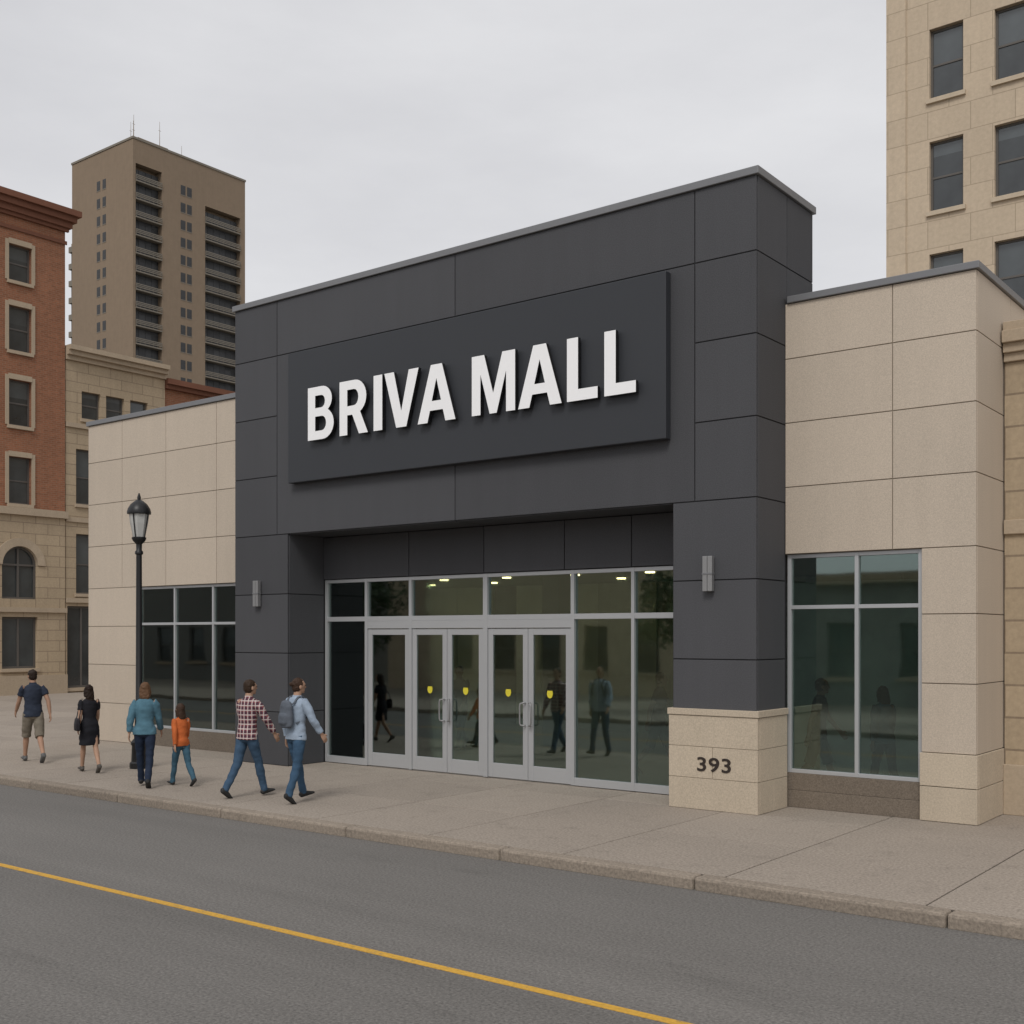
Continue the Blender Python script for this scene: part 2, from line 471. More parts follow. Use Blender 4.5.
L['R'] = [[(0, 0), (.205, 0), (.205, .365), (.335, .365), (.51, 0), (.74, 0)]+arc(.40, .685, .30, .315, -62, 90)+[(0, 1)],
          [(.205, .53)]+arc(.38, .683, .115, .15, -90, 90, 8)+[(.205, .833)]]
def letter_mesh(ch, w, h, depth=.035):
    c = bpy.data.curves.new('letter', 'CURVE'); c.dimensions = '2D'; c.fill_mode = 'BOTH'; c.extrude = depth
    mw = max(p[0] for p in L[ch][0])
    for cont in L[ch]:
        sp = c.splines.new('POLY'); sp.points.add(len(cont)-1); sp.use_cyclic_u = True
        for i, (a, b) in enumerate(cont): sp.points[i].co = (a/mw*w, b*h, 0, 1)
    o = bpy.data.objects.new('tmp', c); col.objects.link(o)
    dg = bpy.context.evaluated_depsgraph_get()
    me = bpy.data.meshes.new_from_object(o.evaluated_get(dg))
    me.transform(Matrix.Rotation(math.pi/2, 4, 'X'))
    bpy.data.objects.remove(o); me.materials.clear(); me.materials.append(M['white']); me.materials.append(M['black']); me.name = 'letter'
    me.update()
    for p in me.polygons:
        p.use_smooth = False
        p.material_index = 0 if abs(p.normal.y) > .7 else 1
    return me
HT = .965
lmb = MB(); lmb.box(-.02, .02, -.191, -.151, 0, .04, 0); mount = None
for ch, a, b in (('B', -8.89, -8.21), ('R', -8.06, -7.35), ('I', -7.21, -7.00), ('V', -6.95, -6.15), ('A', -6.17, -5.33),
                 ('M', -4.98, -4.09), ('A', -4.03, -3.19), ('L', -3.09, -2.53), ('L', -2.41, -1.86)):
    add('letter', letter_mesh(ch, b-a, HT), sign, (a+9.5+.06, -.224, 6.065-5.35))
    off = {'V': (b-a)*.47}.get(ch, .09)
    p = (a+9.5+.06+off, 0, 6.15-5.35)
    if mount is None: mount = lmb.obj('letter_mount', M['black'], sign, p)
    else: copy_tree(mount, sign, p)
# house number
tx = bpy.data.curves.new('n', 'FONT'); tx.body = '393'; tx.size = .3; tx.extrude = .004; tx.offset = .004; tx.space_character = 1.06
o = bpy.data.objects.new('tmp', tx); col.objects.link(o)
me = bpy.data.meshes.new_from_object(o.evaluated_get(bpy.context.evaluated_depsgraph_get())); bpy.data.objects.remove(o)
xs = [v.co.x for v in me.vertices]; ys = [v.co.y for v in me.vertices]
x0_, x1_, y0_, y1_ = min(xs), max(xs), min(ys), max(ys)
for v in me.vertices:
    v.co.x = (v.co.x-x0_)/(x1_-x0_)*.53; v.co.y = (v.co.y-y0_)/(y1_-y0_)*.205
me.transform(Matrix.Rotation(math.pi/2, 4, 'X')); me.materials.clear(); me.materials.append(M['numbers'])
add('house_number', me, mall, (-.90, -.055, .55))

# ============================================================ GROUND
def structure(o): o['kind'] = 'structure'; return o
mb = MB(); mb.box(-1500, 1500, -1500, 1500, -.6, -.16, 0); structure(mb.obj('ground', M['dirt']))
mb = MB(); mb.box(-260, 120, -12.1, -4.1, -.155, -.13, 0); structure(mb.obj('road', M['asphalt']))
mb = MB(); mb.box(-260, 120, -7.925, -7.835, -.1295, -.126, 0); structure(mb.obj('road_line', M['linepaint']))
mb = MB(); x = 1.3-2.55*36
while x < 40:
    l = 2.55
    mb.box(x+.006, x+l-.006, -4.2, -3.98, -.155, .004); x += l
structure(mb.obj('kerb', M['kerb'], bevel=.03))
mb = MB(); x = -90.0
while x < 40:
    mb.box(x+.006, x+2.74, -12.3, -12.1, -.155, .004); x += 2.75
structure(mb.obj('opposite_kerb', M['kerb'], bevel=.02))
mb = MB(); mb.box(-260, 120, -40, -12.3, -.155, 0, 0); structure(mb.obj('opposite_pavement', M['paving']))
mb = MB()
mb.box(-260, 120, -3.98, 60, -.155, -.012, 0)
pv = structure(mb.obj('pavement_bed', M['joint']))
mb = MB()
sx, sy = 2.05, 2.0
x = -62.0
while x < 30:
    y = -3.975
    ymax = 24 if x < -18 else 3
    while y < ymax:
        h = random.uniform(-.002, .0)
        mb.box(x+.009, x+sx-.009, y+.009, y+sy-.009, -.05, h)
        y += sy
    x += sx
structure(mb.obj('pavement', M['paving'], bevel=.004))

# ============================================================ BUILDINGS
def wall_open(mb, u0, u1, z0, z1, y0, y1, ops, mi=0):
    us = sorted({u0, u1, *[u for o in ops for u in (o[0], o[1]) if u0 < u < u1]})
    zs = sorted({z0, z1, *[z for o in ops for z in (o[2], o[3]) if z0 < z < z1]})
    for j in range(len(zs)-1):
        zc = (zs[j]+zs[j+1])/2; run = None
        for i in range(len(us)-1):
            uc = (us[i]+us[i+1])/2
            inside = any(o[0] < uc < o[1] and o[2] < zc < o[3] for o in ops)
            if not inside:
                if run is None: run = us[i]
            if inside and run is not None:
                mb.box(run, us[i], y0, y1, zs[j], zs[j+1], 0, mi); run = None
        if run is not None: mb.box(run, u1, y0, y1, zs[j], zs[j+1], 0, mi)
wcache = {}
def window(parent, ua, ub, za, zb, style='sash', trim=None, surround=False, rec=.16):
    key = (round(ub-ua, 2), round(zb-za, 2), style, surround, trim, random.randrange(4))
    if key in wcache:
        return copy_tree(wcache[key], parent, (ua, 0, za))
    w, h = ub-ua, zb-za; f = .07 if style != 'big' else .09
    mb = MB(); y0, y1 = rec, rec+.08
    mb.box(0, f, y0, y1, 0, h, 0); mb.box(w-f, w, y0, y1, 0, h, 0)
    mb.box(f, w-f, y0+.002, y1-.002, 0, f, 0); mb.box(f, w-f, y0+.002, y1-.002, h-f, h, 0)
    if style == 'sash': mb.box(f, w-f, y0+.002, y1-.002, h*.48, h*.48+f*.9, 0)
    if style == 'big': mb.box(w/2-f/2, w/2+f/2, y0+.004, y1-.004, f, h-f, 0)
    if trim:
        mb.box(-.08, w+.08, -.09, rec-.002, -.14, -.002, 0, 1)
        if surround:
            mb.box(-.15, -.003, -.05, .05, 0, h+.17, 0, 1); mb.box(w+.003, w+.15, -.05, .05, 0, h+.17, 0, 1)
            mb.box(-.003, w+.003, -.07, .05, h+.003, h+.22, 0, 1)
    o = mb.obj('window', [M['frame'], M[trim or 'frame']], parent, (ua, 0, za))
    g = MB()
    if style == 'sash':
        bl = random.choice((.48, .48, .62, .8))
        g.box(f, w-f, y0+.03, y0+.04, f, h*bl, random.uniform(-1, .3)); g.box(f, w-f, y0+.03, y0+.04, h*bl+.001, h-f, random.uniform(.2, 1.8))
    else:
        g.box(f, w-f, y0+.03, y0+.04, f, h-f, random.uniform(-1, 1))
    g.obj('glass', M['bgglass'], o)
    wcache[key] = o
    return o

def building(name, label, cat, loc, rotz, w, d, zones, ops, trim='stonetrim', cornice=None, styles=None, surround=False):
    e = empty(name, label, cat, loc, rotz)
    mats = [M[z[2]] for z in zones]
    mb = MB()
    for i, (z0, z1, mn) in enumerate(zones):
        wall_open(mb, 0, w, z0, z1, 0, .4, ops, i)
        mb.box(0, w, .4, d, z0, z1, 0, i)
    mb.obj('wall', mats, e)
    for i, (a, b, c, dd) in enumerate(ops):
        st = styles[i] if styles else 'sash'
        if st == 'none': continue
        window(e, a, b, c, dd, st, trim, surround and st == 'sash')
    if cornice:
        mb = MB()
        for (z0, z1, o) in cornice: mb.box(-o, w+o, -o, d+o, z0, z1, 0)
        mb.obj('cornice', M[trim], e)
    return e

R90 = math.pi/2
# tall pale limestone block
ops = []
for k in range(8):
    zt = 21.50+7.06-3.53*k
    for i in range(9):
        ua = 1.35+1.95*i
        ops.append((ua, ua+1.03, zt-2.2, zt))
b = building('office_building', 'tall pale limestone building with sash windows in rows', 'building', (-5.96, 21.9, 0), 0, 19.5, 16,
         [(0, 32, 'tall')], ops, 'talltrim', cornice=[(32, 32.5, .25), (32.5, 33, .6)])
mb = MB()
mb.box(-.0, .62, -.05, -.002, 0, 32, 0)
mb.obj('corner_pilaster', M['tall'], b)

# adjoining low stone building
b = building('stone_building', 'low tan stone building with moulded cornice beside beige wing', 'building', (2.70, 2.2, 0), 0, 14, 12,
         [(0, 6.3, 'stone')], [(2.2, 3.6, 1, 3.6), (5, 6.4, 1, 3.6), (8, 9.4, 1, 3.6), (11, 12.4, 1, 3.6)], 'stonetrim')
mb = MB()
for z0, z1, o in ((6.3, 6.42, .05), (6.42, 6.55, .10), (6.55, 6.72, .16), (6.72, 6.85, .10)):
    mb.box(.0, 14+o, -o, 12, z0, z1, 0)
mb.obj('cornice', M['stonetrim'], b, bevel=.01)
mb = MB(); mb.box(.0, 14.05, -.05, -.001, 3.9, 4.1, 0); mb.obj('string_course', M['stonetrim'], b, bevel=.01)
mb = MB(); mb.box(0, 14.05, -.08, -.001, 0, .7, 0); mb.obj('base_course', M['stonetrim'], b, bevel=.01)

# brick building across the cross street (faces +X)
Y0 = 1.0
ops = []; sty = []
for i in range(5):
    uc = 10.75-Y0-2.45*i
    for za, zb in ((17.2, 18.7), (14.3, 16.15), (11.2, 13.1), (7.95, 9.9)):
        ops.append((uc-.50, uc+.50, za, zb)); sty.append('sash')
    ops.append((uc-.78, uc+.78, 4.0, 6.25)); sty.append('none')
    ops.append((uc-.78, uc+.78, 1.1, 3.25)); sty.append('big')
bb = building('brick_building', 'red brick building with stone ground floor, arched windows and heavy cornice', 'building', (-38.45, Y0, 0), R90, 11.8, 15,
         [(0, 7.6, 'stone'), (7.6, 20.0, 'brick')], ops, 'stonetrim', styles=sty, surround=True)
mb = MB(); mb.box(-.06, 11.86, -.06, -.001, 19.3, 19.45, 0); mb.obj('frieze', M['brickdark'], bb)
mb = MB()
for z0, z1, o in ((19.85, 20.0, .12), (20.0, 20.25, .22), (20.25, 20.5, .36), (20.5, 20.75, .5)):
    mb.box(-o, 11.8+o, -o, -.001 if z1 < 20.1 else 15+o, z0, z1, 0)
mb.obj('cornice', M['brickdark'], bb)
for nm, args in (('string_course', (-.08, 11.88, -.14, -.001, 7.5, 7.8, 0)), ('string_course', (-.05, 11.85, -.1, -.001, 3.45, 3.65, 0)), ('base_course', (-.05, 11.85, -.12, -.001, 0, .8, 0))):
    mb = MB(); mb.box(*args); mb.obj(nm, M['stonetrim'], bb)
def arch_window(parent, uc, hw, z0, zs, ztop):
    mb = MB(); n = 16
    def plate(ri, ro, y0, y1, mi):
        for k in range(n):
            a0, a1 = math.pi*k/n, math.pi*(k+1)/n
            def P(a, q):
                c, s = math.cos(a), math.sin(a)
                if q == 'sq':
                    m = min(hw/abs(c) if abs(c) > 1e-6 else 1e9, (ztop-zs)/s if s > 1e-6 else 1e9)
                    return (c*m, s*m)
                return (c*q, s*q)
            pts = [P(a0, ri), P(a0, ro), P(a1, ro), P(a1, ri)]
            b = len(mb.v)
            for yy in (y0, y1):
                for p in pts: mb.v.append((p[0], yy, p[1]+zs-z0))
            mb.face([b, b+1, b+2, b+3], random.uniform(-1, 1) if mi == 0 else 0, mi)
            mb.face([b+7, b+6, b+5, b+4], 0, mi)
            for i in range(4): mb.face([b+i, b+4+i, b+4+(i+1) % 4, b+(i+1) % 4], 0, mi)
    plate(hw*.999, 'sq', .002, .2, 0)
    plate(hw, hw+.34, -.06, -.002, 0)
    plate(hw-.09, hw-.001, .15, .23, 1)
    f = .08
    mb.box(-hw, -hw+f, .15, .23, 0, zs-z0, 0, 1); mb.box(hw-f, hw, .15, .23, 0, zs-z0, 0, 1)
    mb.box(-hw+f, hw-f, .152, .228, 0, f, 0, 1); mb.box(-hw+f, hw-f, .152, .228, zs-z0-f/2, zs-z0+f/2, 0, 1)
    mb.box(-f/2, f/2, .154, .226, f, zs-z0+hw-.09, 0, 1)
    o = mb.obj('arched_window', [M['stonetrim'], M['frame']], parent, (uc, 0, z0))
    g = MB(); g.box(-hw, hw, .24, .26, 0, ztop-z0, .3); g.obj('glass', M['bgglass'], o)
    return o
a0 = arch_window(bb, 10.75-Y0, .78, 4.0, 5.42, 6.25)
for i in range(1, 5): copy_tree(a0, bb, (10.75-Y0-2.45*i, 0, 4.0))

# tan stone building
Y1 = 12.85
ops = []
for yy in (13.62, 14.82, 16.05): ops.append((yy-Y1, yy-Y1+.92, 11.95, 13.15))
for za, zb in ((8.2, 10.6), (4.3, 6.9)):
    for yy in (13.35, 14.85, 16.35): ops.append((yy-Y1, yy-Y1+.85, za, zb))
ops.append((.08, 1.6, .2, 3.75)); ops.append((2.2, 4.3, .2, 3.75))
sb = building('stone_house', 'four storey tan stone building with small attic windows and cornice', 'building', (-38.5, Y1, 0), R90, 5.05, 14,
         [(0, 14.4, 'stone')], ops, 'stonetrim', styles=['sash']*9+['big']*2, cornice=None)
mb = MB()
for z0, z1, o in ((14.4, 14.6, .12), (14.6, 14.8, .28), (14.8, 15.0, .42)):
    mb.box(0.0, 5.05, -o, 14, z0, z1, 0)
mb.obj('cornice', M['stonetrim'], sb)
for z0, z1, o in ((11.5, 11.7, .1), (3.9, 4.1, .1), (7.4, 7.6, .08)):
    mb = MB(); mb.box(0.0, 5.05, -o, -.001, z0, z1, 0); mb.obj('string_course', M['stonetrim'], sb)
b = building('brick_house', 'dark red brick building with plain parapet', 'building', (-38.6, 17.92, 0), R90, 9, 12,
         [(0, 14.0, 'brick')], [(1+1.9*i, 1.9+1.9*i, z, z+1.8) for i in range(4) for z in (2, 5.5, 9.2)], 'stonetrim')
mb = MB(); mb.box(0, 9, -.2, 12, 14.0, 14.2, 0); mb.box(0, 9, -.35, 12, 14.2, 14.45, 0); mb.obj('cornice', M['brickdark'], b)

# --- high-rise
HR = empty('apartment_tower', 'tall brown concrete tower block with stacked balconies', 'tower block', (-158.4, 97.6, 0), R90)
W, D, H = 23.3, 18.0, 84.5
fl = 3.0; top = 81.0
mb = MB()
ops = [(.5, 5.6, 20, top-.4), (14.5, 22.2, 20, top-3.4)]
wall_open(mb, 0, W, 0, H, 0, 1.6, ops)
mb.box(0, W, 1.6, D, 0, H, 0)
mb.box(3, 9, 3, 10, H, H+2.0, 0)
mb.obj('wall', M['conc'], HR)
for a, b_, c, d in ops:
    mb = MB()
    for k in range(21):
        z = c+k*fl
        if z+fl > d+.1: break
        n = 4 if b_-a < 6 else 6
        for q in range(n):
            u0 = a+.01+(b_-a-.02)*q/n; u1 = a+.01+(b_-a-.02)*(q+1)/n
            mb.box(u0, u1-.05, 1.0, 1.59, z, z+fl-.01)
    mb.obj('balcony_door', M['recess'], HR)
def balcony(a, b_):
    m = MB(); m.box(0, b_-a, -.2, .99, 0, .2, 0); m.box(0, b_-a, -.2, -.12, .45, .60, 0, 0)
    m.box(0, b_-a, -.2, -.12, .72, .85, 0, 0); m.box(0, b_-a, -.2, -.12, .97, 1.12, 0, 0)
    for q in range(7):
        u = (b_-a-.08)*q/6; m.box(u, u+.08, -.118, -.06, .2, 1.1, 0)
    return m.obj('balcony', M['conclight'], HR, (a, 0, 0))
for a, b_, t0 in ((.52, 5.58, top-.4), (14.52, 22.18, top-3.4)):
    f0 = balcony(a, b_); z = t0-fl; f0.location = (a, 0, z)
    for k in range(1, 15): copy_tree(f0, HR, (a, 0, z-k*fl))
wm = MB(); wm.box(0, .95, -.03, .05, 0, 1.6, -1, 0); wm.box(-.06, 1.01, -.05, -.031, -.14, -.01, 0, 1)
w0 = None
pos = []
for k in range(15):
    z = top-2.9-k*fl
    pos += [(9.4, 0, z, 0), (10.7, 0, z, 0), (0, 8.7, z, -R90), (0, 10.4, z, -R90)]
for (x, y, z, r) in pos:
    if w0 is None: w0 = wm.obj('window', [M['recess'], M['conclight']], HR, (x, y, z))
    else: copy_tree(w0, HR, (x, y, z), r)
mb = MB()
mb.box(-.12, W+.12, -.12, D+.12, H, H+.35, 0); mb.obj('parapet', M['conclight'], HR)
am = MB(); am.tube([(0, 0, 0), (0, 0, 2), (0, 0, 4.6)], [.06, .045, .025], 6); am.box(-.25, .25, -.02, .02, 3.0, 3.04, 0)
a_first = None
for (x, y, z) in ((1.5, 2, H+.35), (2.8, 4, H+.35), (8, 4, H+2), (5, 8, H+2), (14, 6, H+.35)):
    if a_first is None: a_first = am.obj('antenna', M['conc'], HR, (x, y, z))
    else: copy_tree(a_first, HR, (x, y, z))
mb = MB(); mb.box(2, 20, D+.01, D+3.5, 0, 72, 0); mb.obj('rear_block', M['conc'], HR)
rb = MB(); rb.box(1.4, 1.99, 0, 3.2, 0, 1.0, 0)
r0 = None
for k in range(14):
    p = (0, D+.2, 70.2-k*fl)
    if r0 is None: r0 = rb.obj('rear_balcony', M['conclight'], HR, p)
    else: copy_tree(r0, HR, p)
rb = MB(); rb.box(1.9, 1.985, 0, 2.8, 0, 1.7, 0)
r0 = None
for k in range(14):
    p = (0, D+.4, 68.4-k*fl)
    if r0 is None: r0 = rb.obj('rear_window', M['recess'], HR, p)
    else: copy_tree(r0, HR, p)

# --- buildings on the camera's side of the road, seen mirrored in the shop glass
def opp(x_left, w, h, matn, trim, pitch, label):
    ops = [(1.2+pitch*i, 1.2+pitch*i+pitch*.5, z, z+1.9) for i in range(int((w-2)/pitch)) for z in [1.0+3.4*k for k in range(int(h/3.4))]]
    building('street_building', label, 'building', (x_left+w, -23, 0), math.pi, w, 10, [(0, h, matn)], ops, trim, cornice=[(h, h+.4, .3)])
opp(-12, 13, 4.3, 'grey', 'stonetrim', 2.6, 'low grey street building across the road')
opp(-31, 16, 6.2, 'tall', 'stonetrim', 2.4, 'pale stone street building across the road')
opp(-62, 27, 6.4, 'grey', 'stonetrim', 2.9, 'long grey building across the road')

def tree(x, y, h, seed):
    random.seed(seed)
    e = empty('street_tree', 'leafy street tree on the opposite pavement', 'tree', (x, y, 0), group='street trees across the road')
    mb = MB(); mb.tube([(0, 0, 0), (.05, 0, h*.25), (0, .05, h*.5), (0, 0, h*.8)], [.16, .12, .09, .03])
    cl = []
    for k in range(9):
        a = k*2.4; z = h*(.35+.05*k); r = h*.26
        e2 = Vector((math.cos(a)*r, math.sin(a)*r, z+h*.16)); mb.tube([(0, 0, z), tuple(e2*.6+Vector((0, 0, z*.4))), tuple(e2)], [.05, .035, .015], 6)
        cl.append(e2); cl.append(e2*.6+Vector((0, 0, z*.45)))
    mb.obj('trunk', M['bark'], e)
    lf = MB()
    for c in cl:
        rr = random.uniform(.5, .95); tn = random.uniform(-1, 1)
        for k in range(150):
            d = Vector((random.gauss(0, 1), random.gauss(0, 1), random.gauss(0, .8))); p = c+d.normalized()*rr*random.random()**.4
            n = Vector((random.uniform(-1, 1), random.uniform(-1, 1), random.uniform(-1, 1))).normalized(); a = n.orthogonal()*.09; b_ = n.cross(a).normalized()*.06
            b0 = len(lf.v); lf.v += [tuple(p-a), tuple(p+b_), tuple(p+a), tuple(p-b_)]; lf.face([b0, b0+1, b0+2, b0+3], tn+random.uniform(-.4, .4), 0)
    lf.obj('crown', M['leaf'], e)
for i, (x, y) in enumerate(((-2, -17.5), (-12, -17.6), (-27, -17.2))): tree(x, y, 4.6+.4*(i % 3), 30+i)
random.seed(5)

# ============================================================ STREET LAMP
sl = empty('street_lamp', 'black cast iron street lamp with tapered glass lantern', 'street lamp', (-11.66, -1.90, 0))
mb = MB()
mb.lathe(0, 0, [(.17, 0), (.17, .10), (.14, .13), (.13, .42), (.15, .45), (.15, .49), (.09, .56), (.075, .95), (.085, .98), (.085, 1.02), (.062, 1.06), (.052, 4.0),
                (.075, 4.02), (.075, 4.06), (.052, 4.09), (.055, 4.2), (.11, 4.26), (.13, 4.30), (.13, 4.33)], 20)
mb.obj('post', M['black'], sl, smooth=True)
mb = MB(); mb.lathe(0, 0, [(.11, 4.335), (.165, 4.6), (.185, 4.76)], 8)
lg = make_mat('lantern_glass', (.50, .50, .48), .25); mb.obj('lantern_glass', lg, sl)
mb = MB()
for k in range(4):
    a = 2*math.pi*k/4+.4; c, s = math.cos(a), math.sin(a)
    mb.tube([(.12*c, .12*s, 4.33), (.195*c, .195*s, 4.77)], .011, 6)
mb.lathe(0, 0, [(.215, 4.765), (.22, 4.80), (.20, 4.87), (.15, 4.95), (.08, 5.01), (.03, 5.04), (.035, 5.08), (.01, 5.16)], 20)
mb.obj('lantern_cap', M['black'], sl, smooth=True)

# ============================================================ PEOPLE
def loft(bm, pts, rad, seg=16, lat=Vector((1, 0, 0))):
    rings = []; n = len(pts)
    for i, p in enumerate(pts):
        t = (pts[min(i+1, n-1)]-pts[max(i-1, 0)]).normalized()
        a = lat-t*lat.dot(t)
        if a.length < .15: a = Vector((0, 1, 0))-t*t.y
        a.normalize(); b = t.cross(a)
        rx, ry = rad[i] if isinstance(rad[i], tuple) else (rad[i], rad[i])
        rings.append([bm.verts.new(p+a*rx*math.cos(2*math.pi*k/seg)+b*ry*math.sin(2*math.pi*k/seg)) for k in range(seg)])
    for i in range(n-1):
        for k in range(seg):
            k2 = (k+1) % seg; bm.faces.new((rings[i][k], rings[i][k2], rings[i+1][k2], rings[i+1][k]))
    bm.faces.new(rings[0][::-1]); bm.faces.new(rings[-1])
def ball(bm, c, r, rot=None):
    r = r if isinstance(r, tuple) else (r, r, r)
    m = Matrix.Translation(c) @ (rot or Matrix.Identity(4)) @ Matrix.Diagonal((*r, 1))
    bmesh.ops.create_uvsphere(bm, u_segments=18, v_segments=12, radius=1, matrix=m)
def finish(bm, name, mat, s, voxel=.009, wrinkle=0, smooth=3, wf=7):
    bmesh.ops.recalc_face_normals(bm, faces=bm.faces)
    me = bpy.data.meshes.new('t'); bm.to_mesh(me); bm.free()
    me.transform(Matrix.Scale(s, 4))
    o = bpy.data.objects.new('tmp', me); col.objects.link(o)
    r = o.modifiers.new('r', 'REMESH'); r.mode = 'VOXEL'; r.voxel_size = voxel
    if smooth:
        sm = o.modifiers.new('s', 'SMOOTH'); sm.factor = .5; sm.iterations = smooth
    m2 = bpy.data.meshes.new_from_object(o.evaluated_get(bpy.context.evaluated_depsgraph_get()))
    bpy.data.objects.remove(o)
    if wrinkle:
        ns = [v.normal.copy() for v in m2.vertices]
        for v, nn in zip(m2.vertices, ns):
            c = v.co
            k = noise.noise(Vector((c.x*wf, c.y*wf, c.z*wf*1.6)))+.35*noise.noise(Vector((c.x*wf*2.3, c.y*wf*2.3, c.z*wf*3)))
            v.co = c+nn*wrinkle*k
    for p in m2.polygons: p.use_smooth = True
    m2.name = name; m2.materials.clear(); m2.materials.append(mat); m2.update()
    return m2
cloth = {}
def cmat(name, c, rough=.85):
    if name not in cloth: cloth[name] = make_mat(name, c, rough, 0, (6, .35), (110, .3), spec=.2)
    return cloth[name]
def plaid(t, tc, c):
    sp = t.nodes.new('ShaderNodeSeparateXYZ'); t.links.new(tc, sp.inputs[0])
    def stripe(src, freq, ph, th):
        a = vmath(t, 'FRACT', vmath(t, 'ADD', vmath(t, 'MULTIPLY', src, freq), ph))
        return vmath(t, 'LESS_THAN', a, th)
    u = vmath(t, 'ADD', sp.outputs[0], vmath(t, 'MULTIPLY', sp.outputs[1], .6))
    cur = c
    for src, ph, th, cc, fac in ((u, 0, .45, (.05, .03, .05), .7), (sp.outputs[2], 0, .45, (.05, .03, .05), .7), (u, .3, .22, (.6, .55, .52), .8), (sp.outputs[2], .3, .22, (.6, .55, .52), .8)):
        mx = t.nodes.new('ShaderNodeMix'); mx.data_type = 'RGBA'
        t.links.new(vmath(t, 'MULTIPLY', stripe(src, 14, ph, th), fac), mx.inputs[0]); t.links.new(cur, mx.inputs[6]); mx.inputs[7].default_value = (*cc, 1)
        cur = mx.outputs[2]
    return cur
cloth['plaid'] = make_mat('plaid_shirt', (.34, .10, .10), .85, 0, (5, .15), (120, .15), spec=.2, extra=plaid)

